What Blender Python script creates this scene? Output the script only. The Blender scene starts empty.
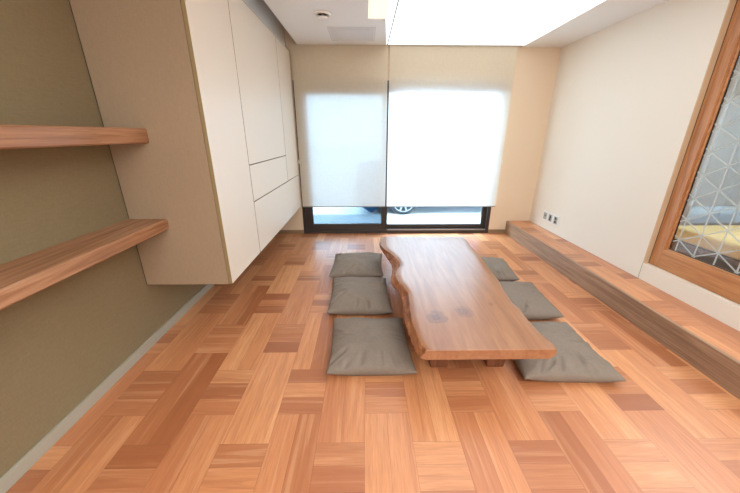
import bpy, bmesh, math, random
from mathutils import Vector, Matrix, noise
random.seed(4)
sc = bpy.context.scene
col = sc.collection

# ------------------------------------------------------------------ dimensions
D, LX, RX, CE = 4.274, -1.462, 2.366, 2.339     # back wall, left wall, right wall, ceiling
FY = -1.6                                      # wall behind the camera
SX, SH = 2.030, 0.185                          # platform front and height
CX, CY0, CY1, CZ0, CZ1 = -0.891, 1.862, 4.20, 0.411, 2.272   # wall cabinet
EX = -0.793                                    # left edge of the lowered ceiling
SWX = -1.224                                   # front of the wooden shelves

# ------------------------------------------------------------------ materials
def srgb(r, g, b):
    f = lambda c: (c/255/12.92) if c/255 <= .04045 else ((c/255+.055)/1.055)**2.4
    return (f(r), f(g), f(b), 1)

class N:
    """small helper around a material's node tree"""
    def __init__(s, name):
        s.m = bpy.data.materials.new(name); s.m.use_nodes = True
        s.t = s.m.node_tree; s.t.nodes.clear()
        s.out = s.t.nodes.new('ShaderNodeOutputMaterial')
    def n(s, typ, **kw):
        x = s.t.nodes.new(typ)
        for k, v in kw.items():
            if k.startswith('i_'):
                key = k[2:].replace('_', ' ')
                x.inputs[key].default_value = v
            else: setattr(x, k, v)
        return x
    def l(s, a, b): s.t.links.new(a, b)
    def math(s, op, a, b=None, c=None, clamp=False):
        x = s.t.nodes.new('ShaderNodeMath'); x.operation = op; x.use_clamp = clamp
        for i, v in enumerate((a, b, c)):
            if v is None: continue
            if isinstance(v, (int, float)): x.inputs[i].default_value = v
            else: s.l(v, x.inputs[i])
        return x.outputs[0]
    def mix(s, fac, a, b, mode='MIX'):
        x = s.t.nodes.new('ShaderNodeMix'); x.data_type = 'RGBA'; x.blend_type = mode
        for i, v in ((0, fac), (6, a), (7, b)):
            if isinstance(v, (int, float)): x.inputs[i].default_value = v
            elif isinstance(v, tuple): x.inputs[i].default_value = v
            else: s.l(v, x.inputs[i])
        return x.outputs[2]
    def ramp(s, fac, stops):
        x = s.t.nodes.new('ShaderNodeValToRGB'); e = x.color_ramp.elements
        e[0].position, e[0].color = stops[0]; e[1].position, e[1].color = stops[-1]
        for p, c in stops[1:-1]:
            k = e.new(p); k.color = c
        s.l(fac, x.inputs[0]); return x.outputs[0]
    def bsdf(s, **kw):
        b = s.n('ShaderNodeBsdfPrincipled', **kw); s.l(b.outputs[0], s.out.inputs[0]); return b
    def bump(s, h, strength, dist=.002):
        b = s.n('ShaderNodeBump'); b.inputs['Strength'].default_value = strength
        b.inputs['Distance'].default_value = dist; s.l(h, b.inputs['Height']); return b.outputs[0]

def obj_coords(k, scale=(1, 1, 1)):
    tc = k.n('ShaderNodeNewGeometry'); mp = k.n('ShaderNodeMapping'); mp.inputs['Scale'].default_value = scale
    k.l(tc.outputs['Position'], mp.inputs['Vector']); return mp.outputs[0]

def plain(name, c, rough=.6, metallic=0., bumpscale=None, bumpst=.1, var=0.0, spec=.5):
    k = N(name); b = k.bsdf(); b.inputs['Roughness'].default_value = rough
    b.inputs['Metallic'].default_value = metallic; b.inputs['Specular IOR Level'].default_value = spec
    b.inputs['Base Color'].default_value = c
    v = obj_coords(k)
    if var:
        nz = k.n('ShaderNodeTexNoise', i_Scale=2.5, i_Detail=4.); k.l(v, nz.inputs['Vector'])
        d = tuple(x*(1-var) for x in c[:3])+(1,)
        k.l(k.mix(nz.outputs['Fac'], d, c), b.inputs['Base Color'])
    if bumpscale:
        nz = k.n('ShaderNodeTexNoise', i_Scale=bumpscale, i_Detail=3.); k.l(v, nz.inputs['Vector'])
        k.l(k.bump(nz.outputs['Fac'], bumpst), b.inputs['Normal'])
    return k.m

def woven(name, c, c2, scale, rough=.85, st=.25):
    """wallpaper / cloth with a fine woven texture"""
    k = N(name); b = k.bsdf(); b.inputs['Roughness'].default_value = rough; b.inputs['Specular IOR Level'].default_value = .25
    fac = None
    for s in ((scale, scale, scale*.12), (scale*.12, scale*.12, scale)):
        nz = k.n('ShaderNodeTexNoise', i_Scale=1., i_Detail=2.); k.l(obj_coords(k, s), nz.inputs['Vector'])
        fac = nz.outputs['Fac'] if fac is None else k.math('ADD', fac, nz.outputs['Fac'])
    fac = k.math('MULTIPLY', fac, .5)
    big = k.n('ShaderNodeTexNoise', i_Scale=1.5, i_Detail=3.); k.l(obj_coords(k), big.inputs['Vector'])
    f2 = k.math('ADD', k.math('MULTIPLY', fac, .8), k.math('MULTIPLY', big.outputs['Fac'], .25))
    k.l(k.ramp(f2, [(.3, c2), (.75, c)]), b.inputs['Base Color'])
    k.l(k.bump(fac, st, .001), b.inputs['Normal'])
    return k.m

def parquet(name, gain=1.0):
    """columns .2245 m wide; each alternates two .64 m planks and three cross pieces, neighbours half a period apart"""
    k = N(name); b = k.bsdf(); M = k.math
    sx = k.n('ShaderNodeSeparateXYZ'); g = k.n('ShaderNodeNewGeometry'); k.l(g.outputs['Position'], sx.inputs[0])
    X, Y = sx.outputs[0], sx.outputs[1]
    W = .2245
    cx = M('DIVIDE', M('ADD', X, .007), W); ci = M('FLOOR', cx); cf = M('SUBTRACT', cx, ci)
    odd = M('FLOORED_MODULO', ci, 2.)
    yy = M('DIVIDE', M('ADD', M('SUBTRACT', Y, .72), M('MULTIPLY', M('SUBTRACT', 1., odd), .48)), .96)
    yi = M('FLOOR', yy); yf = M('SUBTRACT', yy, yi)                # 0..1, first third = cross pieces
    cross = M('LESS_THAN', yf, 1/3.)
    hx = M('MULTIPLY', yf, 9.); hi = M('FLOOR', hx); hf = M('SUBTRACT', hx, hi)
    vx = M('MULTIPLY', cf, 2.); vi = M('FLOOR', vx); vf = M('SUBTRACT', vx, vi)
    # plank id
    sel = lambda a, bb: M('ADD', M('MULTIPLY', cross, a), M('MULTIPLY', M('SUBTRACT', 1., cross), bb))
    sub = sel(M('ADD', hi, 5.), vi)
    cmb = k.n('ShaderNodeCombineXYZ'); k.l(ci, cmb.inputs[0]); k.l(yi, cmb.inputs[1]); k.l(sub, cmb.inputs[2])
    wn = k.n('ShaderNodeTexWhiteNoise', noise_dimensions='3D'); k.l(cmb.outputs[0], wn.inputs[0])
    rnd = wn.outputs['Value']; rc = k.n('ShaderNodeSeparateXYZ'); k.l(wn.outputs['Color'], rc.inputs[0])
    # distance to plank edge in metres
    def edge(f, w): return M('MULTIPLY', M('MINIMUM', f, M('SUBTRACT', 1., f)), w)
    ecol = edge(cf, W)
    ev = M('MINIMUM', edge(vf, W/2), M('MULTIPLY', M('MINIMUM', M('SUBTRACT', yf, 1/3.), M('SUBTRACT', 1., yf)), .96))
    eh = M('MINIMUM', edge(hf, .32/3), ecol)
    e = sel(eh, ev)
    gap = M('SUBTRACT', 1., M('DIVIDE', e, .0017, clamp=True), clamp=True)
    # grain, stretched along the plank
    along = sel(X, Y); across = sel(Y, X)
    gc = k.n('ShaderNodeCombineXYZ')
    k.l(M('MULTIPLY', across, 1.), gc.inputs[0]); k.l(M('MULTIPLY', along, .05), gc.inputs[1]); k.l(M('MULTIPLY', rnd, 40.), gc.inputs[2])
    n1 = k.n('ShaderNodeTexNoise', i_Scale=90., i_Detail=6., i_Roughness=.62, i_Distortion=.6); k.l(gc.outputs[0], n1.inputs['Vector'])
    n2 = k.n('ShaderNodeTexNoise', i_Scale=24., i_Detail=4., i_Distortion=.9); k.l(gc.outputs[0], n2.inputs['Vector'])
    n3 = k.n('ShaderNodeTexNoise', i_Scale=230., i_Detail=2.); k.l(gc.outputs[0], n3.inputs['Vector'])
    base = k.ramp(rnd, [(0., srgb(170, 103, 62)), (.22, srgb(199, 129, 84)), (.6, srgb(214, 145, 96)), (.85, srgb(228, 162, 110)), (1., srgb(204, 132, 87))])
    # cross pieces are on the whole a little redder and darker
    base = k.mix(M('MULTIPLY', cross, M('ADD', .12, M('MULTIPLY', M('MULTIPLY', rc.outputs[1], rc.outputs[1]), .8))), base, srgb(160, 95, 60))
    c = k.mix(M('MULTIPLY', k.math('SUBTRACT', n1.outputs['Fac'], .36, clamp=True), 2.1, clamp=True), base, srgb(150, 86, 54), 'MIX')
    c = k.mix(.42, base, c)
    streak = k.ramp(n2.outputs['Fac'], [(.0, (0, 0, 0, 1)), (.56, (0, 0, 0, 1)), (.64, (1, 1, 1, 1)), (1., (.4, .4, .4, 1))])
    c = k.mix(k.math('MULTIPLY', streak, .26), c, srgb(156, 88, 58))
    lite = k.ramp(n2.outputs['Fac'], [(.0, (1, 1, 1, 1)), (.33, (1, 1, 1, 1)), (.45, (0, 0, 0, 1)), (1., (0, 0, 0, 1))])
    c = k.mix(k.math('MULTIPLY', lite, .25), c, srgb(236, 184, 138))
    c = k.mix(k.math('MULTIPLY', k.math('SUBTRACT', n3.outputs['Fac'], .45, clamp=True), .9), c, srgb(160, 96, 62))
    c = k.mix(k.math('MULTIPLY', gap, .5), c, srgb(120, 68, 44))
    if gain != 1.0: c = k.mix(1., c, (gain, gain, gain, 1), 'MULTIPLY')
    k.l(c, b.inputs['Base Color'])
    b.inputs['Coat Weight'].default_value = .6; b.inputs['Coat Roughness'].default_value = .26
    k.l(k.math('ADD', .36, k.math('MULTIPLY', n1.outputs['Fac'], .16)), b.inputs['Roughness'])
    hgt = k.math('SUBTRACT', k.math('MULTIPLY', n1.outputs['Fac'], .12), gap)
    k.l(k.bump(hgt, .35, .0012), b.inputs['Normal'])
    return k.m

def wood(name, cols, along='y', scale=26., rough=.45, knots=(), stretch=.06, st=.15, coat=0.):
    k = N(name); b = k.bsdf()
    s = {'x': (stretch, 1, 1), 'y': (1, stretch, 1), 'z': (1, 1, stretch)}[along]
    v = obj_coords(k, s)
    n1 = k.n('ShaderNodeTexNoise', i_Scale=scale, i_Detail=7., i_Roughness=.6, i_Distortion=.9); k.l(v, n1.inputs['Vector'])
    n2 = k.n('ShaderNodeTexNoise', i_Scale=scale*5, i_Detail=2.); k.l(v, n2.inputs['Vector'])
    n3 = k.n('ShaderNodeTexNoise', i_Scale=2.2, i_Detail=3.); k.l(obj_coords(k), n3.inputs['Vector'])
    f = k.math('ADD', k.math('MULTIPLY', n1.outputs['Fac'], .75), k.math('ADD', k.math('MULTIPLY', n2.outputs['Fac'], .12), k.math('MULTIPLY', n3.outputs['Fac'], .2)))
    c = k.ramp(f, [(.32, cols[0]), (.52, cols[1]), (.72, cols[2])])
    if knots:
        sx = k.n('ShaderNodeSeparateXYZ'); g = k.n('ShaderNodeNewGeometry'); k.l(g.outputs['Position'], sx.inputs[0])
        wob = k.n('ShaderNodeTexNoise', i_Scale=14., i_Detail=3.); k.l(obj_coords(k), wob.inputs['Vector'])
        for (x, y, rx, ry, colr, a) in knots:
            dx = k.math('DIVIDE', k.math('SUBTRACT', sx.outputs[0], x), rx); dy = k.math('DIVIDE', k.math('SUBTRACT', sx.outputs[1], y), ry)
            d = k.math('SQRT', k.math('ADD', k.math('MULTIPLY', dx, dx), k.math('MULTIPLY', dy, dy)))
            d = k.math('ADD', d, k.math('MULTIPLY', k.math('SUBTRACT', wob.outputs['Fac'], .5), 1.3))
            ring = k.math('MULTIPLY', k.math('ADD', 1., k.math('SINE', k.math('MULTIPLY', d, 13.))), .16)
            m = k.math('SUBTRACT', 1., k.math('MULTIPLY', d, 1., clamp=True), clamp=True)
            m = k.math('MULTIPLY', k.math('MULTIPLY', k.math('SQRT', m), k.math('SUBTRACT', 1., ring)), a, clamp=True)
            c = k.mix(m, c, colr)
    k.l(c, b.inputs['Base Color'])
    b.inputs['Roughness'].default_value = rough
    b.inputs['Coat Weight'].default_value = coat; b.inputs['Coat Roughness'].default_value = .3
    k.l(k.bump(f, st, .002), b.inputs['Normal'])
    return k.m

def emit(name, c, s):
    k = N(name); e = k.n('ShaderNodeEmission'); e.inputs[0].default_value = c; e.inputs[1].default_value = s
    k.l(e.outputs[0], k.out.inputs[0]); return k.m

def clear_glass(name, tint, refl_ior=1.45):
    k = N(name); tr = k.n('ShaderNodeBsdfTransparent'); tr.inputs[0].default_value = tint
    gl = k.n('ShaderNodeBsdfGlossy'); gl.inputs['Roughness'].default_value = .02
    fr = k.n('ShaderNodeFresnel'); g = k.n('ShaderNodeNewGeometry')      # the pane reflects alike from both sides
    k.l(k.math('ADD', refl_ior, k.math('MULTIPLY', g.outputs['Backfacing'], 1/refl_ior-refl_ior)), fr.inputs[0])
    mx = k.n('ShaderNodeMixShader'); k.l(fr.outputs[0], mx.inputs[0]); k.l(tr.outputs[0], mx.inputs[1]); k.l(gl.outputs[0], mx.inputs[2])
    k.l(mx.outputs[0], k.out.inputs[0]); return k.m

def blind_fabric(name):
    k = N(name); v = obj_coords(k, (1, 1, 1))
    w1 = k.n('ShaderNodeTexNoise', i_Scale=1., i_Detail=2.); k.l(obj_coords(k, (20, 20, 330)), w1.inputs['Vector'])
    w2 = k.n('ShaderNodeTexNoise', i_Scale=1., i_Detail=2.); k.l(obj_coords(k, (330, 20, 20)), w2.inputs['Vector'])
    f = k.math('MULTIPLY', k.math('ADD', w1.outputs['Fac'], w2.outputs['Fac']), .5)
    c = k.ramp(f, [(.3, (.84, .72, .54, 1)), (.7, (.93, .81, .62, 1))])
    ct = k.ramp(f, [(.3, (.68, .70, .70, 1)), (.7, (.78, .80, .80, 1))])
    df = k.n('ShaderNodeBsdfDiffuse'); k.l(c, df.inputs[0])
    tl = k.n('ShaderNodeBsdfTranslucent'); k.l(ct, tl.inputs[0])
    tr = k.n('ShaderNodeBsdfTransparent')
    m1 = k.n('ShaderNodeMixShader'); m1.inputs[0].default_value = .42; k.l(df.outputs[0], m1.inputs[1]); k.l(tl.outputs[0], m1.inputs[2])
    m2 = k.n('ShaderNodeMixShader'); m2.inputs[0].default_value = .06; k.l(m1.outputs[0], m2.inputs[1]); k.l(tr.outputs[0], m2.inputs[2])
    k.l(m2.outputs[0], k.out.inputs[0]); return k.m

M = {}
M['wall_l'] = woven('olive taupe wallpaper', srgb(145, 128, 98), srgb(128, 113, 84), 260, .9)
M['wall_r'] = plain('cream wall paint', srgb(232, 222, 206), .75, bumpscale=90, bumpst=.08)
M['wall_b'] = plain('warm beige wall paint', srgb(230, 208, 180), .75, bumpscale=90, bumpst=.08)
M['ceil'] = plain('white ceiling paint', srgb(232, 233, 231), .85, bumpscale=60, bumpst=.05)
M['base'] = plain('grey baseboard paint', srgb(170, 165, 148), .5)
M['base_b'] = plain('taupe baseboard', srgb(150, 122, 92), .5)
M['floor'] = parquet('parquet floor')
M['nose'] = wood('platform board wood', (srgb(114, 84, 63), srgb(152, 119, 93), srgb(178, 145, 117)), 'y', 40, .42, stretch=.04)
M['shelf'] = wood('shelf wood', (srgb(122, 80, 52), srgb(164, 116, 82), srgb(196, 152, 118)), 'y', 34, .45, stretch=.05, st=.3)
M['table'] = wood('table slab wood', (srgb(134, 84, 54), srgb(156, 104, 70), srgb(172, 122, 84)), 'y', 24, .34, stretch=.08, st=.07, coat=.75,
    knots=((.424, 1.578, .065, .075, srgb(84, 52, 50), .95), (.60, 1.635, .06, .065, srgb(98, 62, 54), .85), (.51, 2.02, .03, .08, srgb(150, 92, 66), .5),
           (.72, 2.45, .04, .10, srgb(150, 92, 66), .4), (.80, 1.72, .02, .03, srgb(120, 70, 50), .8)))
M['bark'] = wood('live edge bark wood', (srgb(70, 38, 22), srgb(146, 88, 52), srgb(196, 136, 88)), 'y', 30, .6, stretch=.22, st=.8)
M['leg'] = wood('table leg wood', (srgb(84, 48, 30), srgb(118, 70, 44), srgb(140, 88, 58)), 'z', 24, .5)
M['cush'] = woven('grey brown cushion cotton', srgb(143, 129, 116), srgb(123, 111, 99), 420, .85, .5)
M['door'] = plain('cream cabinet lacquer', srgb(232, 220, 203), .38, bumpscale=160, bumpst=.04)
M['dedge'] = plain('olive door edge band', srgb(150, 128, 88), .6)
M['cbody'] = woven('tan fabric laminate', srgb(170, 148, 122), srgb(154, 131, 106), 300, .8)
M['dark'] = plain('dark bronze aluminium', srgb(62, 55, 52), .4, .3)
M['grey_m'] = plain('grey aluminium', srgb(160, 160, 158), .35, .7)
M['white_p'] = plain('white plastic', srgb(235, 233, 228), .4)
M['hatch'] = plain('pale grey hatch paint', srgb(214, 213, 212), .6)
M['black'] = plain('black plastic', srgb(22, 22, 24), .5)
M['blind'] = blind_fabric('roller blind screen fabric')
M['hem'] = plain('grey hem bar', srgb(150, 146, 138), .5)
M['gl'] = clear_glass('window pane glass', (.95, .98, 1., 1))
M['glb'] = clear_glass('blue tinted double glass', (.40, .44, .46, 1))
M['gl2'] = clear_glass('interior window glass', (.88, .90, .90, 1), 2.2)
def film(name):
    k = N(name); tr = k.n('ShaderNodeBsdfTransparent'); df = k.n('ShaderNodeBsdfDiffuse'); df.inputs[0].default_value = srgb(205, 212, 208)
    mx = k.n('ShaderNodeMixShader'); mx.inputs[0].default_value = .5; k.l(tr.outputs[0], mx.inputs[1]); k.l(df.outputs[0], mx.inputs[2]); k.l(mx.outputs[0], k.out.inputs[0]); return k.m
M['jamb'] = plain('tan jamb lining', srgb(206, 178, 144), .6)
M['film'] = film('etched film line')
M['win_wood'] = wood('honey window wood', (srgb(150, 96, 56), srgb(184, 126, 80), srgb(204, 148, 100)), 'y', 30, .4, stretch=.06)
M['win_wood_z'] = wood('honey window wood upright', (srgb(150, 96, 56), srgb(184, 126, 80), srgb(204, 148, 100)), 'z', 30, .4, stretch=.06)
M['led'] = emit('luminous ceiling diffuser', (.93, .97, 1, 1), 1.65)
M['warm'] = emit('warm recessed light', (1, .91, .72, 1), 1.15)
M['pave'] = plain('pale outdoor concrete', srgb(225, 225, 222), .9, var=.08)
M['pave2'] = plain('blue grey paving', srgb(150, 160, 168), .9, var=.1)
M['car'] = plain('blue car paint', srgb(36, 84, 122), .7, spec=.2)
M['tyre'] = plain('tyre rubber', srgb(38, 48, 56), .8)
M['rim'] = plain('alloy wheel', srgb(150, 156, 160), .35, .3)
M['grey_wall'] = plain('grey plaster', srgb(186, 188, 186), .8, var=.05)
M['bench'] = plain('straw cushion cloth', srgb(222, 202, 150), .8, var=.08)
M['bench_d'] = plain('dark stained wood', srgb(70, 54, 44), .6)

# ------------------------------------------------------------------ mesh helpers
def tag(o, label=None, cat=None, group=None, kind=None):
    if label: o['label'] = label
    if cat: o['category'] = cat
    if group: o['group'] = group
    if kind: o['kind'] = kind
    return o
def empty(name, loc=(0, 0, 0)):
    o = bpy.data.objects.new(name, None); col.objects.link(o); o.location = loc; o.empty_display_size = .1; return o
def box(bm, x0, x1, y0, y1, z0, z1, mi=0):
    v = [bm.verts.new(p) for p in ((x0,y0,z0),(x1,y0,z0),(x1,y1,z0),(x0,y1,z0),(x0,y0,z1),(x1,y0,z1),(x1,y1,z1),(x0,y1,z1))]
    fs = []
    for q in ((3,2,1,0),(4,5,6,7),(0,1,5,4),(1,2,6,5),(2,3,7,6),(3,0,4,7)):
        f = bm.faces.new([v[i] for i in q]); f.material_index = mi; fs.append(f)
    return fs
def cyl(bm, c, axis, r0, r1, h, seg=32, cap=True):
    a = Vector(axis).normalized(); t = Vector((0,0,1)) if abs(a.z) < .9 else Vector((1,0,0))
    u = a.cross(t).normalized(); w = a.cross(u); c = Vector(c)
    A = [bm.verts.new(c+(u*math.cos(i*2*math.pi/seg)+w*math.sin(i*2*math.pi/seg))*r0) for i in range(seg)]
    B = [bm.verts.new(c+a*h+(u*math.cos(i*2*math.pi/seg)+w*math.sin(i*2*math.pi/seg))*r1) for i in range(seg)]
    for i in range(seg): bm.faces.new((A[i], A[(i+1)%seg], B[(i+1)%seg], B[i]))
    if cap: bm.faces.new(A[::-1]); bm.faces.new(B)
def lathe(bm, c, prof, seg=40, axis='z', flip=1):
    """prof: list of (radius, offset along axis)"""
    rings = []
    for r, z in prof:
        ring = []
        for i in range(seg):
            a = i*2*math.pi/seg; x, y = r*math.cos(a), r*math.sin(a)
            ring.append(bm.verts.new((c[0]+x, c[1]+y, c[2]+z) if axis == 'z' else (c[0]+x, c[1]+z, c[2]+y)))
        rings.append(ring)
    for A, B in zip(rings, rings[1:]):
        for i in range(seg): bm.faces.new((A[i], A[(i+1)%seg], B[(i+1)%seg], B[i]))
    bm.faces.new(rings[0]); bm.faces.new(rings[-1])
def link(name, bm, mats, parent=None, smooth=False, bevel=0, seg=2, angle=50):
    bmesh.ops.recalc_face_normals(bm, faces=bm.faces)
    me = bpy.data.meshes.new(name); bm.to_mesh(me); bm.free()
    for m in (mats if isinstance(mats, (list, tuple)) else [mats]): me.materials.append(m)
    o = bpy.data.objects.new(name, me); col.objects.link(o)
    if smooth:
        for p in me.polygons: p.use_smooth = True
    if parent:
        o.parent = parent
        p = parent; off = Vector((0,0,0))
        while p: off += p.location; p = p.parent
        o.data.transform(Matrix.Translation(-off))
    if bevel:
        b = o.modifiers.new('bevel', 'BEVEL'); b.width = bevel; b.segments = seg; b.limit_method = 'ANGLE'; b.angle_limit = math.radians(angle)
    return o
def boxo(name, dims, mat, parent=None, bevel=0, **kw):
    bm = bmesh.new(); box(bm, *dims); return link(name, bm, mat, parent, bevel=bevel, **kw)

# ------------------------------------------------------------------ room shell
bm = bmesh.new(); box(bm, LX-.1, RX+.1, FY-.1, D+.16, -.1, 0); tag(link('floor', bm, M['floor']), kind='structure')
bm = bmesh.new(); box(bm, LX-.12, LX, FY-.1, D+.16, 0, 2.75); tag(link('wall_left', bm, M['wall_l']), kind='structure')
WX0, WX1, WZ0, WZ1 = -.893, 1.785, 0.0, 1.978          # opening of the big sliding window
bm = bmesh.new()
box(bm, LX, WX0, D, D+.16, 0, 2.75); box(bm, WX1, RX+.1, D, D+.16, 0, 2.75); box(bm, WX0, WX1, D, D+.16, WZ1, 2.75)
tag(link('wall_back', bm, M['wall_b']), kind='structure')
OY0, OY1, OZ0, OZ1 = .55, 2.392, .325, 2.19             # opening of the interior window
bm = bmesh.new()
box(bm, RX, RX+.1, OY1, D, 0, 2.75); box(bm, RX, RX+.1, FY-.1, OY0, 0, 2.75)
box(bm, RX, RX+.1, OY0, OY1, 0, OZ0); box(bm, RX, RX+.1, OY0, OY1, OZ1, 2.75)
tag(link('wall_right', bm, M['wall_r']), kind='structure')
bm = bmesh.new(); box(bm, LX-.1, RX+.1, FY-.1, FY, 0, 2.75); tag(link('wall_front', bm, M['wall_r']), kind='structure')
# lowered ceiling with a slot over the cabinet and cut-outs for the two lights
PX0, PX1, PY0, PY1 = .262, 1.887, .9, 4.200
CY = 4.204                                      # front of the blind pocket             # luminous panel
bm = bmesh.new()
box(bm, EX, .025, FY, CY, CE, CE+.25); box(bm, .025, .185, 3.352, CY, CE, CE+.25); box(bm, .025, .185, FY, 2.2, CE, CE+.25)
box(bm, PX1, RX, FY, D, CE, CE+.25); box(bm, .185, PX1, PY1, CY, CE, CE+.25); box(bm, .185, PX1, FY, PY0, CE, CE+.25);
box(bm, LX-.1, RX+.1, FY-.1, D+.16, 2.66, 2.76)
tag(link('ceiling', bm, M['ceil']), kind='structure')
bm = bmesh.new(); box(bm, LX, LX+.014, FY, D, 0, .064); tag(link('baseboard_left', bm, M['base'], bevel=.002), kind='structure')
bm = bmesh.new(); box(bm, LX+.014, WX0, D-.012, D, 0, .055); box(bm, WX1, SX, D-.012, D, 0, .055)
tag(link('baseboard_back', bm, M['base_b'], bevel=.002), kind='structure')
bm = bmesh.new(); box(bm, RX-.0015, RX, 2.388, 2.3925, SH, OZ0+.0); tag(link('trim_1', bm, M['base']), kind='structure')

# ------------------------------------------------------------------ platform along the right wall
t = tag(empty('platform', (SX, 1.3, 0)), 'long low timber platform step running along the cream right wall', 'platform')
boxo('deck', (SX+.028, RX-.0002, FY, D-.0002, .02, SH), M['floor'], t)
boxo('front_board', (SX, SX+.028, FY, D-.0002, 0.0005, SH), M['nose'], t, bevel=.003)

# ------------------------------------------------------------------ big sliding window
win = tag(empty('window_1', (.45, D, 0)), kind='structure')
y0, y1 = D-.004, D+.13
bm = bmesh.new()
box(bm, WX0, WX0+.045, y0, y1, 0, WZ1); box(bm, WX1-.045, WX1, y0, y1, 0, WZ1)
box(bm, WX0+.045, WX1-.045, y0, y1, WZ1-.05, WZ1); box(bm, WX0+.045, WX1-.045, y0, y1, 0, .045)
link('window_frame', bm, M['dark'], win, bevel=.003)
boxo('track_rail', (.315, WX1-.047, D+.0005, D+.012, .0455, .062), M['grey_m'], win)
def sash(x0, x1, sl, sr, ya, yb, zb, zt, glass):
    s = empty('window_sash'); s.parent = win
    s.location = (0, 0, 0)
    bm = bmesh.new(); Z0, Z1 = .046, WZ1-.051
    box(bm, x0, x0+sl, ya, yb, Z0, Z1); box(bm, x1-sr, x1, ya, yb, Z0, Z1)
    box(bm, x0+sl, x1-sr, ya, yb, Z0, zb); box(bm, x0+sl, x1-sr, ya, yb, zt, Z1)
    link('sash_rail', bm, M['dark'], s, bevel=.003)
    boxo('glass_pane', (x0+sl-.004, x1-sr+.004, (ya+yb)/2-.004, (ya+yb)/2+.004, zb-.004, zt+.004), glass, s)
sash(WX0+.046, .304, .10, .082, D+.003, D+.048, .142, 1.822, M['glb'])
sash(.240, WX1-.046, .072, .055, D+.052, D+.097, .118, 1.845, M['gl'])

# ------------------------------------------------------------------ roller blinds
def blind(x0, x1, y, label, clipx):
    t = tag(empty('roller_blind', ((x0+x1)/2, y, .40)), label, 'blind', 'roller blinds at the window')
    bm = bmesh.new()
    n = 40; th = .0012
    nx = 24
    rows = []
    for j in range(n+1):
        z = .412+(2.50-.412)*j/n
        rows.append([bm.verts.new((x0+(x1-x0)*i/nx, y+.0012*math.sin(i*.9+j*.35), z)) for i in range(nx+1)])
    for j in range(n):
        for i in range(nx): bm.faces.new((rows[j][i], rows[j][i+1], rows[j+1][i+1], rows[j+1][i]))
    link('blind_fabric', bm, M['blind'], t, smooth=True)
    boxo('hem_bar', (x0, x1, y-.005, y+.005, .402, .414), M['hem'], t, bevel=.003)
    bm = bmesh.new(); cyl(bm, (x0-.002, y+.0, 2.505), (1, 0, 0), .02, .02, x1-x0+.004, 24)
    link('roller_tube', bm, M['grey_m'], t, smooth=False)
    bm = bmesh.new(); cyl(bm, (clipx, y-.004, .985), (0, 0, 1), .006, .006, .05, 12); cyl(bm, (clipx, y-.004, .995), (0, -1, 0), .004, .004, .012, 10)
    link('cord_clip', bm, M['white_p'], t)
blind(-.872, .272, D-.055, 'left roller blind, blue-tinged and dimmer, narrower, nearest the wall cabinet', -.878)
blind(.292, 1.815, D-.055, 'right roller blind, wide and glowing white, beside the bare beige wall', 1.822)

# ------------------------------------------------------------------ wall cabinet
cab = tag(empty('wall_cabinet', ((LX+CX)/2, (CY0+CY1)/2, CZ0)), 'large cream wall hung cabinet with handleless doors and tan side, on the olive left wall', 'cabinet')
DT = .020
boxo('cabinet_shadow_gap', (LX+.0003, LX+.006, CY0+.004, CY1-.004, CZ0+.004, CZ1-.016), M['dark'], cab)  # dark strip stands in for the shadow gap between cabinet and wall
boxo('cabinet_body', (LX+.0062, CX-DT-.004, CY0, CY1, CZ0, CZ1-.012), M['cbody'], cab, bevel=.002)
boxo('top_trim', (CX-.06, CX-.006, CY0+.002, CY1, CZ1-.010, CZ1+.006), M['dedge'], cab)
boxo('top_rail', (CX-.045, CX-.028, CY0+.002, CY1, CZ1+.0062, CZ1+.028), M['white_p'], cab)
boxo('filler_panel', (CX-.075, CX-.055, CY0, D-.002, CZ1+.0065, 2.655), M['white_p'], cab)
def door(name, ya, yb, za, zb, lab=None):
    g = .0038
    bm = bmesh.new(); fs = box(bm, CX-DT, CX, ya+g, yb-g, za+g, zb-g, 1)
    fs[3].material_index = 0
    o = link(name, bm, [M['door'], M['dedge']], cab)
    if lab: o['label'] = lab
door('cabinet_door', CY0-.0028, 2.445, CZ0, CZ1, 'full height plain door nearest the shelves')
door('cabinet_door', 2.445, 3.605, 1.130, CZ1, 'wide upper door')
door('cabinet_door', 3.605, CY1, .845, CZ1, 'narrow far door beside the window')
door('cabinet_drawer', 2.445, 3.605, .845, 1.130, 'shallow middle drawer front')
door('cabinet_drawer', 2.445, CY1, CZ0, .845, 'long bottom drawer front')

# ------------------------------------------------------------------ shelves
def shelf(z0, z1, label, seed):
    bm = bmesh.new()
    ya, yb = .15, CY0-.0006; n = 60
    prof = [(LX+.0003, z0), (LX+.0003, z1), (SWX-.006, z1), (SWX, z1-.006), (SWX, z0+.006), (SWX-.006, z0)]
    rings = []
    for i in range(n+1):
        y = ya+(yb-ya)*i/n; ring = []
        for j, (x, z) in enumerate(prof):
            w = .0016*noise.noise(Vector((y*7, j*3.1, seed))) if j > 1 else 0
            ring.append(bm.verts.new((x+w, y, z+w*.6)))
        rings.append(ring)
    for A, B in zip(rings, rings[1:]):
        for j in range(len(prof)): bm.faces.new((A[j], A[(j+1)%6], B[(j+1)%6], B[j]))
    bm.faces.new(rings[0]); bm.faces.new(rings[-1])
    tag(link('wall_shelf', bm, M['shelf']), label, 'shelf', 'thick wooden wall shelves')
shelf(.797, .862, 'lower of the two thick reddish wood shelves on the olive wall, its top surface visible', 1)
shelf(1.306, 1.384, 'upper of the two thick reddish wood shelves, at eye level beside the cabinet', 2)

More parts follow.
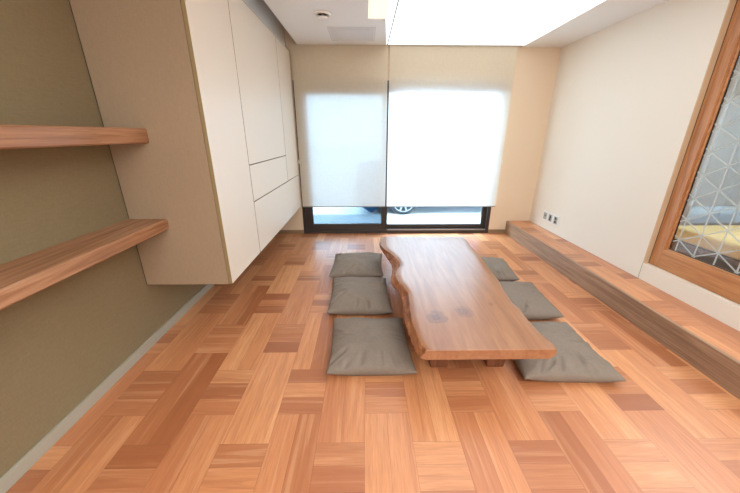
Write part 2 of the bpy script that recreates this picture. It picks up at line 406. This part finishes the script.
# ------------------------------------------------------------------ ceiling fittings
t = tag(empty('ceiling_light', ((PX0+PX1)/2, (PY0+PY1)/2, CE)), 'huge glowing white rectangular light panel set in the ceiling', 'ceiling light')
boxo('diffuser', (PX0+.006, PX1, PY0, PY1, CE+.004, CE+.05), M['led'], t)
boxo('seam_trim', (PX0-.002, PX0+.005, PY0, PY1, CE-.001, CE+.05), M['dark'], t)
bm = bmesh.new()
pts = [(.190, 3.352), (.190, PY0), (PX0-.003, PY0), (PX0-.003, PY1), (.250, PY1)]
lo = [bm.verts.new((x, y, CE+.004)) for x, y in pts]; hi = [bm.verts.new((x, y, CE+.05)) for x, y in pts]
bm.faces.new(lo[::-1]); bm.faces.new(hi)
for i in range(5): bm.faces.new((lo[i], lo[(i+1)%5], hi[(i+1)%5], hi[i]))
link('side_diffuser', bm, M['led'], t)
bm = bmesh.new()
lo = [(.1852, 3.352), (.190, 3.352), (.250, 4.1998), (.1852, 4.1998)]
A = [bm.verts.new((x, y, CE)) for x, y in lo]; B = [bm.verts.new((x, y, CE+.25)) for x, y in lo]
bm.faces.new(A[::-1]); bm.faces.new(B)
for i in range(4): bm.faces.new((A[i], A[(i+1)%4], B[(i+1)%4], B[i]))
tag(link('trim_2', bm, M['ceil']), kind='structure')

t = tag(empty('recessed_light', (.105, 2.8, CE)), 'small warm yellow recessed ceiling light beside the big white panel', 'ceiling light')
boxo('warm_diffuser', (.028, .182, 2.205, 3.349, CE+.008, CE+.05), M['warm'], t)
bm = bmesh.new(); box(bm, .0255, .0280, 2.203, 3.3515, CE+.001, CE+.06); box(bm, .182, .1845, 2.203, 3.3515, CE+.001, CE+.06); box(bm, .028, .182, 3.349, 3.3515, CE+.001, CE+.06); box(bm, .028, .182, 2.203, 2.2055, CE+.001, CE+.06)
link('light_housing', bm, M['white_p'], t)

t = tag(empty('access_hatch', (-.13, 3.82, CE)), 'pale square access hatch in the ceiling near the left blind', 'hatch')
def frame(bm, x0, x1, y0, y1, w, z0, z1):
    box(bm, x0, x0+w, y0, y1, z0, z1); box(bm, x1-w, x1, y0, y1, z0, z1); box(bm, x0+w, x1-w, y0, y0+w, z0, z1); box(bm, x0+w, x1-w, y1-w, y1, z0, z1)
bm = bmesh.new(); frame(bm, -.372, .108, 3.56, 4.04, .012, CE-.004, CE); link('hatch_frame', bm, M['hatch'], t, bevel=.001)
bm = bmesh.new(); box(bm, -.355, .091, 3.577, 4.023, CE-.002, CE); frame(bm, -.31, .046, 3.622, 3.978, .010, CE-.005, CE-.002)
link('hatch_panel', bm, M['hatch'], t, bevel=.001)

t = tag(empty('ceiling_vent', (-.368, 3.215, CE)), 'small round white air vent disc in the ceiling near the cabinet', 'vent')
bm = bmesh.new(); lathe(bm, (-.368, 3.215, CE), [(.030, -.0002), (.078, -.0002), (.076, -.010), (.064, -.017), (.053, -.014), (.048, -.006)])
link('vent_ring', bm, M['white_p'], t, smooth=True)
bm = bmesh.new(); lathe(bm, (-.368, 3.215, CE), [(.012, -.006), (.014, -.026), (.044, -.026), (.047, -.029), (.046, -.033), (.030, -.037), (.008, -.038)])
link('vent_disc', bm, M['white_p'], t, smooth=True)
bm = bmesh.new(); lathe(bm, (-.368, 3.215, CE), [(.010, -.0045), (.040, -.0045), (.040, -.006), (.010, -.006)]); link('vent_throat', bm, M['grey_m'], t)

# ------------------------------------------------------------------ sockets on the right wall
for i, (yc, lab) in enumerate(((3.903, 'white wall plate closest to the window of the three above the platform'), (3.786, 'middle one of the three white wall plates above the platform'), (3.670, 'white wall plate farthest from the window, with two dark socket holes'))):
    t = tag(empty('wall_socket', (RX, yc, .352)), lab, 'socket', 'sockets above the platform')
    X = RX-.0002
    boxo('cover_plate', (X-.009, X, yc-.052, yc+.052, .293, .412), M['white_p'], t, bevel=.003)
    boxo('socket_insert', (X-.0115, X-.009, yc-.036, yc+.036, .308, .397), M['base'], t, bevel=.001)
    if i == 0:
        bm = bmesh.new(); cyl(bm, (X-.0115, yc, .358), (-1, 0, 0), .010, .009, .003, 16)
    elif i == 1:
        bm = bmesh.new(); box(bm, X-.0135, X-.0115, yc-.013, yc+.013, .322, .384)
    else:
        bm = bmesh.new()
        for zz in (.331, .375): cyl(bm, (X-.0115, yc, zz), (-1, 0, 0), .0175, .0175, .0015, 24)
    link('socket_hole', bm, M['black'], t)

# ------------------------------------------------------------------ interior window on the right wall
w2 = tag(empty('window_2', (RX, 1.6, OZ0)), kind='structure')
xw = 2.405
bm = bmesh.new()
ST, RB = .085, .152
box(bm, xw, xw+.05, OY1-.012-ST, OY1-.012, OZ0+.003, OZ1-.003); box(bm, xw, xw+.05, OY0+.004, OY0+.004+ST, OZ0+.003, OZ1-.003)
link('window_stile', bm, M['win_wood_z'], w2, bevel=.003)
bm = bmesh.new()
box(bm, xw, xw+.05, OY0+.004+ST, OY1-.012-ST, OZ0+.003, OZ0+.003+RB); box(bm, xw, xw+.05, OY0+.004+ST, OY1-.012-ST, OZ1-.098, OZ1-.003)
link('window_rail', bm, M['win_wood'], w2, bevel=.003)
gy0, gy1, gz0, gz1 = OY0+.004+ST, OY1-.012-ST, OZ0+.003+RB, OZ1-.098
bm = bmesh.new()
frame_ = lambda w, xa, xb: (box(bm, xa, xb, gy0, gy0+w, gz0, gz1), box(bm, xa, xb, gy1-w, gy1, gz0, gz1), box(bm, xa, xb, gy0+w, gy1-w, gz0, gz0+w), box(bm, xa, xb, gy0+w, gy1-w, gz1-w, gz1))
frame_(.011, xw+.012, xw+.045); link('glazing_bead', bm, M['win_wood'], w2)
bm = bmesh.new(); frame_(.015, xw+.030, xw+.040); link('glazing_gasket', bm, M['black'], w2)
boxo('glass_pane', (xw+.036, xw+.042, gy0+.0155, gy1-.0155, gz0+.0155, gz1-.0155), M['gl2'], w2)
# triangular line pattern etched on the pane
bm = bmesh.new(); xs = (xw+.0335, xw+.0352); A0, B0, P, Q = 2.236, 1.402, .1635, .1415
ylo, yhi, zlo, zhi = gy0+.016, gy1-.016, gz0+.016, gz1-.016
def clipseg(a, b):
    t0, t1 = 0., 1.; d = (b[0]-a[0], b[1]-a[1])
    for p, q in ((-d[0], a[0]-ylo), (d[0], yhi-a[0]), (-d[1], a[1]-zlo), (d[1], zhi-a[1])):
        if abs(p) < 1e-9:
            if q < 0: return None
        else:
            r = q/p
            if p < 0: t0 = max(t0, r)
            else: t1 = min(t1, r)
    return None if t0 >= t1 else ((a[0]+d[0]*t0, a[1]+d[1]*t0), (a[0]+d[0]*t1, a[1]+d[1]*t1))
def bar(a, b, w=.0048, off=0):
    s = clipseg(a, b)
    if not s: return
    a, b = s; d = Vector((b[0]-a[0], b[1]-a[1])); d.normalize(); nn = Vector((-d.y, d.x))*w
    q = [(a[0]+nn.x, a[1]+nn.y), (b[0]+nn.x, b[1]+nn.y), (b[0]-nn.x, b[1]-nn.y), (a[0]-nn.x, a[1]-nn.y)]
    L = [bm.verts.new((xs[0]+off, y, z)) for y, z in q]; H = [bm.verts.new((xs[1], y, z)) for y, z in q]
    bm.faces.new(L); bm.faces.new(H[::-1])
    for i in range(4): bm.faces.new((L[i], L[(i+1)%4], H[(i+1)%4], H[i]))
for c_ in range(-1, 13):
    y = A0-Q*c_
    if ylo < y < yhi: bar((y, zlo), (y, zhi))
for n_ in range(-40, 40):
    z = B0+P*n_
    bar((A0+Q*3, z+P*1.5), (A0-Q*14, z-P*7), off=.0002); bar((A0+Q*3, z-P*1.5), (A0-Q*14, z+P*7), off=.0004)
link('etched_lattice', bm, M['film'], w2)
boxo('jamb_lining', (RX-.0005, xw+.05, OY1-.006, OY1-.0002, OZ0+.0005, OZ1-.0005), M['jamb'], w2)
boxo('jamb_gap', (xw+.003, xw+.045, OY1-.0115, OY1-.0062, OZ0+.0035, OZ1-.0035), M['black'], w2)
# neighbouring space behind the pane
bm = bmesh.new(); box(bm, RX+.1, 5.2, -1.7, D+.16, -.1, .0); tag(link('floor_beyond', bm, M['floor']), kind='structure')
bm = bmesh.new(); box(bm, 5.2, 5.3, -1.7, D+.16, 0, 2.76); box(bm, RX+.101, 5.2, D+.06, D+.16, 0, 2.76); box(bm, RX+.1, 5.2, -1.8, -1.7, 0, 2.76)
tag(link('wall_beyond', bm, M['grey_wall']), kind='structure')
bm = bmesh.new(); box(bm, RX+.101, 5.2, -1.7, D+.16, 2.66, 2.76); tag(link('ceiling_beyond', bm, M['ceil']), kind='structure')
t = tag(empty('daybed', (4.0, 2.55, 0)), 'low daybed with pale straw coloured pad seen through the patterned glass', 'daybed')
boxo('daybed_frame', (3.35, 4.9, 1.7, 3.25, .05, .28), M['bench_d'], t, bevel=.01)
boxo('daybed_pad', (3.37, 4.88, 1.72, 3.23, .2805, .42), M['bench'], t, bevel=.03, seg=3)
boxo('daybed_bolster', (4.55, 4.87, 1.75, 3.2, .4205, .62), M['bench_d'], t, bevel=.04, seg=3)

# ------------------------------------------------------------------ live edge table
TH, TT = .33, .062
top_l = [(.306,1.280),(.286,1.361),(.274,1.476),(.272,1.56),(.274,1.647),(.286,1.785),(.292,1.876),(.272,1.964),(.240,2.060),(.230,2.164),(.251,2.258),(.285,2.337),(.290,2.40),(.273,2.489),(.231,2.622),(.182,2.726),(.150,2.838),(.148,2.942),(.157,3.053),(.184,3.113)]
out_l = [(.275,1.275),(.260,1.325),(.246,1.426),(.236,1.567),(.235,1.729),(.249,1.811),(.245,1.892),(.230,1.995),(.203,2.058),(.189,2.141),(.203,2.236),(.223,2.350),(.223,2.464),(.202,2.587),(.170,2.738),(.144,2.880),(.143,3.000),(.165,3.113)]
top_r = [(.962,1.280),(.974,1.308),(.953,1.426),(.949,1.537),(.951,1.598),(.959,1.667),(.946,1.747),(.964,1.935),(.987,2.069),(.997,2.283),(1.022,2.559),(1.014,2.700),(1.014,2.829),(1.035,2.996),(1.030,3.113)]
def interp(P_, y):
    if y <= P_[0][1]: return P_[0][0]
    for (xa, ya), (xb, yb) in zip(P_, P_[1:]):
        if y <= yb: return xa+(xb-xa)*(y-ya)/(yb-ya)
    return P_[-1][0]
def nz(a, b, c=0.): return noise.noise(Vector((a, b, c)))
bm = bmesh.new(); NS, NT = 150, 14; rings = []
for i in range(NS+1):
    y = 1.278+(3.113-1.278)*i/NS
    tl, ol, tr = interp(top_l, y), interp(out_l, y), interp(top_r, y)
    e = nz(y*11, 0, 1)*.010; e2 = nz(y*26, 3, 2)*.006
    orr = tr+.014+nz(y*9, 7, 5)*.012; ol = ol+e2
    mid = min(ol+(tl-ol)*.55, tl-.002)+e
    zm = nz(y*14, 2, 8)*.006
    edge_f = min(1, i/5., (NS-i)/5.)
    ring = [(tl, y, TH)]
    for j in range(1, NT): ring.append((tl+(tr-tl)*j/NT, y, TH+.0006*nz(y*3, j*.4, 3)))
    ring += [(tr, y, TH), (tr+.010, y, TH-.007), (orr, y, TH-.026+zm*edge_f), (tr+.002, y, TH-.048), (tr-.02, y, TH-TT)]
    for j in range(1, 4): ring.append((tr-.02+(ol+.03-tr+.02)*j/4, y, TH-TT))
    ring += [(ol+.03, y, TH-TT), (ol+.006+e2, y, TH-.052), (ol, y, TH-.042+zm*edge_f), (mid-.003, y, TH-.027), (mid+.006, y, TH-.018), (tl-.006, y, TH-.005)]
    rings.append([bm.verts.new(p) for p in ring])
K = len(rings[0])
for A, B in zip(rings, rings[1:]):
    for j in range(K):
        f = bm.faces.new((A[j], A[(j+1)%K], B[(j+1)%K], B[j]))
        f.material_index = 0 if j < NT else (1 if (j >= NT+9 or NT < j < NT+4) else 0)
        f.smooth = True
e0 = bm.faces.new(rings[0]); e1 = bm.faces.new(rings[-1]); e0.smooth = e1.smooth = False
tab = tag(empty('low_table', (.62, 2.2, 0)), 'low live edge wooden slab table with two knots, in the middle of the parquet floor', 'table')
o = link('tabletop', bm, [M['table'], M['bark']], tab, bevel=.004, seg=3, angle=60)
def leg(cx, cy, wx, wy, lean):
    bm = bmesh.new(); z1 = TH-TT-.0002
    a = [(cx-wx*.38+lean, cy-wy/2), (cx+wx*.38+lean, cy-wy/2), (cx+wx*.38+lean, cy+wy/2), (cx-wx*.38+lean, cy+wy/2)]
    b = [(cx-wx*.62, cy-wy/2), (cx+wx*.62, cy-wy/2), (cx+wx*.62, cy+wy/2), (cx-wx*.62, cy+wy/2)]
    A = [bm.verts.new((x, y, 0.0003)) for x, y in a]; B = [bm.verts.new((x, y, z1)) for x, y in b]
    bm.faces.new(A[::-1]); bm.faces.new(B)
    for i in range(4): bm.faces.new((A[i], A[(i+1)%4], B[(i+1)%4], B[i]))
    link('table_leg', bm, M['leg'], tab, bevel=.008)
leg(.45, 1.58, .14, .11, .0); leg(.80, 1.58, .14, .11, .0); leg(.40, 2.72, .13, .10, .0); leg(.83, 2.72, .13, .10, .0)
bm = bmesh.new(); box(bm, .50, .75, 1.56, 1.62, .06, .16); link('cross_rail', bm, M['leg'], tab, bevel=.006)
bm = bmesh.new(); box(bm, .45, .78, 2.69, 2.75, .09, .20); link('cross_rail', bm, M['leg'], tab, bevel=.006)

# ------------------------------------------------------------------ floor cushions
def cushion(FL, FR, BR, BL, T, seed, label, puff=1.0, side='left'):
    cx = sum(p[0] for p in (FL, FR, BR, BL))/4; cy = sum(p[1] for p in (FL, FR, BR, BL))/4
    bm = bmesh.new(); n = 56; grid = {}
    creases = []
    rnd = random.Random(seed)
    for q in range(11):      # soft folds that start near a seam or corner and run inwards
        s = rnd.choice(((-1, 0), (1, 0), (0, -1), (0, -1)))
        p = rnd.uniform(-.85, .85)
        st = Vector((s[0] if s[0] else p, s[1] if s[1] else p))
        dr = (Vector((rnd.uniform(-.35, .35), rnd.uniform(-.35, .35)))-st).normalized()
        creases.append((st, dr, rnd.uniform(.3, .75), rnd.uniform(.03, .06), rnd.uniform(.009, .02)))
    def P(u, v, top):
        # corners stay out, sides curve in
        uu = u*(1-.045*(1-v*v)*abs(u)**3); vv = v*(1-.05*(1-u*u)*abs(v)**3)
        a, b = (uu+1)/2, (vv+1)/2
        x = (FL[0]*(1-a)+FR[0]*a)*(1-b)+(BL[0]*(1-a)+BR[0]*a)*b
        y = (FL[1]*(1-a)+FR[1]*a)*(1-b)+(BL[1]*(1-a)+BR[1]*a)*b
        w = max(0., (1-abs(u)**2.6))*max(0., (1-abs(v)**2.6))
        h = w**.36
        seam = .036+.010*nz(u*2+seed, v*2)+.012*(abs(u*v)**4)
        if top:
            z = seam+(T*puff-seam)*h
            z += h*(.018*nz(u*1.5+seed*3, v*1.5, 2)+.006*nz(u*4, v*4, seed)+.002*nz(u*11, v*11, seed))
            for st, dr, ln, wd, am in creases:
                r = Vector((u, v))-st; t_ = r.dot(dr); s_ = abs(r.x*dr.y-r.y*dr.x)
                if 0 < t_ < ln: z -= am*math.exp(-(s_/wd)**2)*math.sin(math.pi*min(1, t_/ln*.98+.02))*min(1, h*1.5)
                if 0 < t_ < ln: z += am*.6*math.exp(-((s_-wd*2)/wd)**2)*math.sin(math.pi*t_/ln)*h
            # puckers along the seam
            ed = max(abs(u), abs(v)); z += .0035*math.sin((u if abs(v) > abs(u) else v)*34+seed)*max(0, (ed-.8)/.2)*(1-ed)*6
        else:
            z = seam*(1-min(1, w*5)**.7)+.0005
        return (x, y, z)
    ss = lambda i: math.copysign(1-(1-abs(2*i/n-1))**1.25, 2*i/n-1)
    for i in range(n+1):
        for j in range(n+1): grid[i, j] = bm.verts.new(P(ss(i), ss(j), True))
    low = {}
    for i in range(n+1):
        for j in range(n+1):
            low[i, j] = grid[i, j] if i in (0, n) or j in (0, n) else bm.verts.new(P(ss(i), ss(j), False))
    for i in range(n):
        for j in range(n):
            bm.faces.new((grid[i, j], grid[i+1, j], grid[i+1, j+1], grid[i, j+1]))
            bm.faces.new((low[i, j+1], low[i+1, j+1], low[i+1, j], low[i, j]))
    o = link('floor_cushion', bm, M['cush'], None, smooth=True)
    o.data.transform(Matrix.Translation((-cx, -cy, 0))); o.location = (cx, cy, 0)
    tag(o, label, 'cushion', 'grey floor cushions around the table')
cushion((-.232, 1.428), (.300, 1.428), (.276, 2.000), (-.246, 2.000), .112, 11, 'left row floor cushion nearest the camera, the largest, with a short crease in front')
cushion((-.305, 2.080), (.215, 2.075), (.195, 2.690), (-.316, 2.690), .112, 23, 'left row floor cushion in the middle of its row')
cushion((-.362, 2.735), (.175, 2.735), (.190, 3.335), (-.352, 3.335), .106, 31, 'left row floor cushion farthest from the camera, nearest the left blind')
cushion((.900, 1.372), (1.470, 1.350), (1.484, 1.930), (.935, 1.930), .112, 47, 'right row floor cushion nearest the camera, half under the slab table corner')
cushion((.965, 1.985), (1.515, 2.000), (1.558, 2.585), (1.000, 2.585), .106, 53, 'right row floor cushion in the middle of its row, with a pointed dark corner')
cushion((.990, 2.650), (1.478, 2.645), (1.545, 3.180), (1.020, 3.200), .102, 61, 'right row floor cushion farthest from the camera, only a sliver past the table')

# ------------------------------------------------------------------ outside
bm = bmesh.new(); box(bm, -14, 16, D+.16, 40, -.12, -.02); tag(link('pavement', bm, M['pave']), kind='structure')
bm = bmesh.new(); box(bm, -6, .29, D+.161, 5.38, -.0195, .005); tag(link('paving_strip', bm, M['pave2'], bevel=.006), kind='structure')
car = tag(empty('parked_car', (2.0, 6.5, -.02)), 'blue car parked outside, only its wheel and sill seen below the right blind', 'car')
CYN, CYF = 5.45, 7.05
prof = [(-.15,.20),(-.20,.55),(-.12,.78),(.55,.90),(1.15,1.00),(1.85,1.42),(3.0,1.46),(3.9,1.10),(4.25,1.00),(4.30,.55),(4.22,.20)]
def arch(cx, r, n=12): return [(cx+r*math.cos(a), .24+r*math.sin(a)) for a in [math.pi*i/n for i in range(n+1)]]
low = arch(3.42, .29)+arch(.68, .29)
low = [(x, max(z, .03)) for x, z in low]
out = prof+[(3.95,.03)]+low+[(.1,.03)]
bm = bmesh.new(); secs = []
for yy, ins in ((CYN, 0), (CYF, 0)):
    secs.append([bm.verts.new((x, yy+(.22 if z > 1.02 and yy == CYN else (-.22 if z > 1.02 else 0)), z-.02)) for x, z in out])
for i in range(len(out)): bm.faces.new((secs[0][i], secs[0][(i+1)%len(out)], secs[1][(i+1)%len(out)], secs[1][i]))
bm.faces.new(secs[0]); bm.faces.new(secs[1][::-1])
link('car_body', bm, M['car'], car, bevel=.02)
for wx in (.68, 3.42):
    for wy, s in ((CYN-.02, 1), (CYF-.2, 1)):
        bm = bmesh.new(); lathe(bm, (wx, wy, .238), [(.17,.0),(.19,-.005),(.245,.008),(.257,.03),(.257,.18),(.245,.21),(.17,.215)], 48, 'y')
        wl = link('car_wheel', bm, M['tyre'], car, smooth=True)
        bm = bmesh.new(); lathe(bm, (wx, wy, .238), [(.195,.02),(.200,-.010),(.186,-.012),(.176,.015)], 40, 'y')
        for q in range(10):
            a = q*math.pi/5; c, s_ = math.cos(a), math.sin(a); w = .018
            pts = [(.03, -w), (.186, -w*.8), (.186, w*.8), (.03, w)]
            A = [bm.verts.new((wx+c*r-s_*o_, wy-.008, .238+s_*r+c*o_)) for r, o_ in pts]
            B = [bm.verts.new((wx+c*r-s_*o_, wy+.006, .238+s_*r+c*o_)) for r, o_ in pts]
            bm.faces.new(A); bm.faces.new(B[::-1])
            for i in range(4): bm.faces.new((A[i], A[(i+1)%4], B[(i+1)%4], B[i]))
        cyl(bm, (wx, wy-.012, .238), (0, 1, 0), .05, .05, .03, 20)
        rm = link('wheel_rim', bm, M['rim'], wl)

# ------------------------------------------------------------------ light
w = bpy.data.worlds.new('sky'); sc.world = w; w.use_nodes = True; nt = w.node_tree
bg = nt.nodes['Background']; bg.inputs[0].default_value = (.62, .83, 1.0, 1); bg.inputs[1].default_value = 19.0
def area(name, loc, rot, sx, sy, power, c, portal=False):
    l = bpy.data.lights.new(name, 'AREA'); l.shape = 'RECTANGLE'; l.size = sx; l.size_y = sy; l.energy = power; l.color = c
    o = bpy.data.objects.new(name, l); col.objects.link(o); o.location = loc; o.rotation_euler = rot
    if portal: l.cycles.is_portal = True
    return o
area('window_portal', ((WX0+WX1)/2, D+.155, 1.0), (math.radians(-90), 0, 0), 2.7, 2.0, 1, (1, 1, 1), True)

area('rear_overhead_fill', (.5, -.55, 2.33), (0, 0, 0), 2.6, 1.6, 62, (.90, .96, 1.0))  # unseen overhead fill light added behind the camera, no fixture modelled
area('rear_wall_fill', (.6, FY+.03, 1.75), (math.radians(90), 0, 0), 3.2, 1.0, 34, (.92, .97, 1.0))  # unseen fill light added at the wall behind the camera, no window there
area('neighbour_fill', (3.8, 2.0, 2.64), (0, 0, 0), 1.6, 2.4, 95, (.92, .97, 1.0))  # fill light added to brighten the space behind the patterned pane
# ------------------------------------------------------------------ camera
cam = bpy.data.cameras.new('camera'); co = bpy.data.objects.new('camera', cam); col.objects.link(co)
cam.sensor_fit = 'HORIZONTAL'; cam.sensor_width = 36.0; cam.lens = 308.114/740*36.0; cam.clip_start = .02
F = Vector((.01394545, .93931996, -.34275871)); Rr = Vector((.99989688, -.0142756, .00155984)); U = Vector((.0034279, .34274511, .93942218))
mt = Matrix((Rr, U, -F)).transposed().to_4x4(); mt.translation = Vector((0, 0, 1.35555)); co.matrix_world = mt
sc.camera = co
sc.view_settings.view_transform = 'Standard'; sc.view_settings.look = 'None'; sc.view_settings.gamma = 1
sc.view_settings.use_curve_mapping = False; sc.view_settings.exposure = 0.14
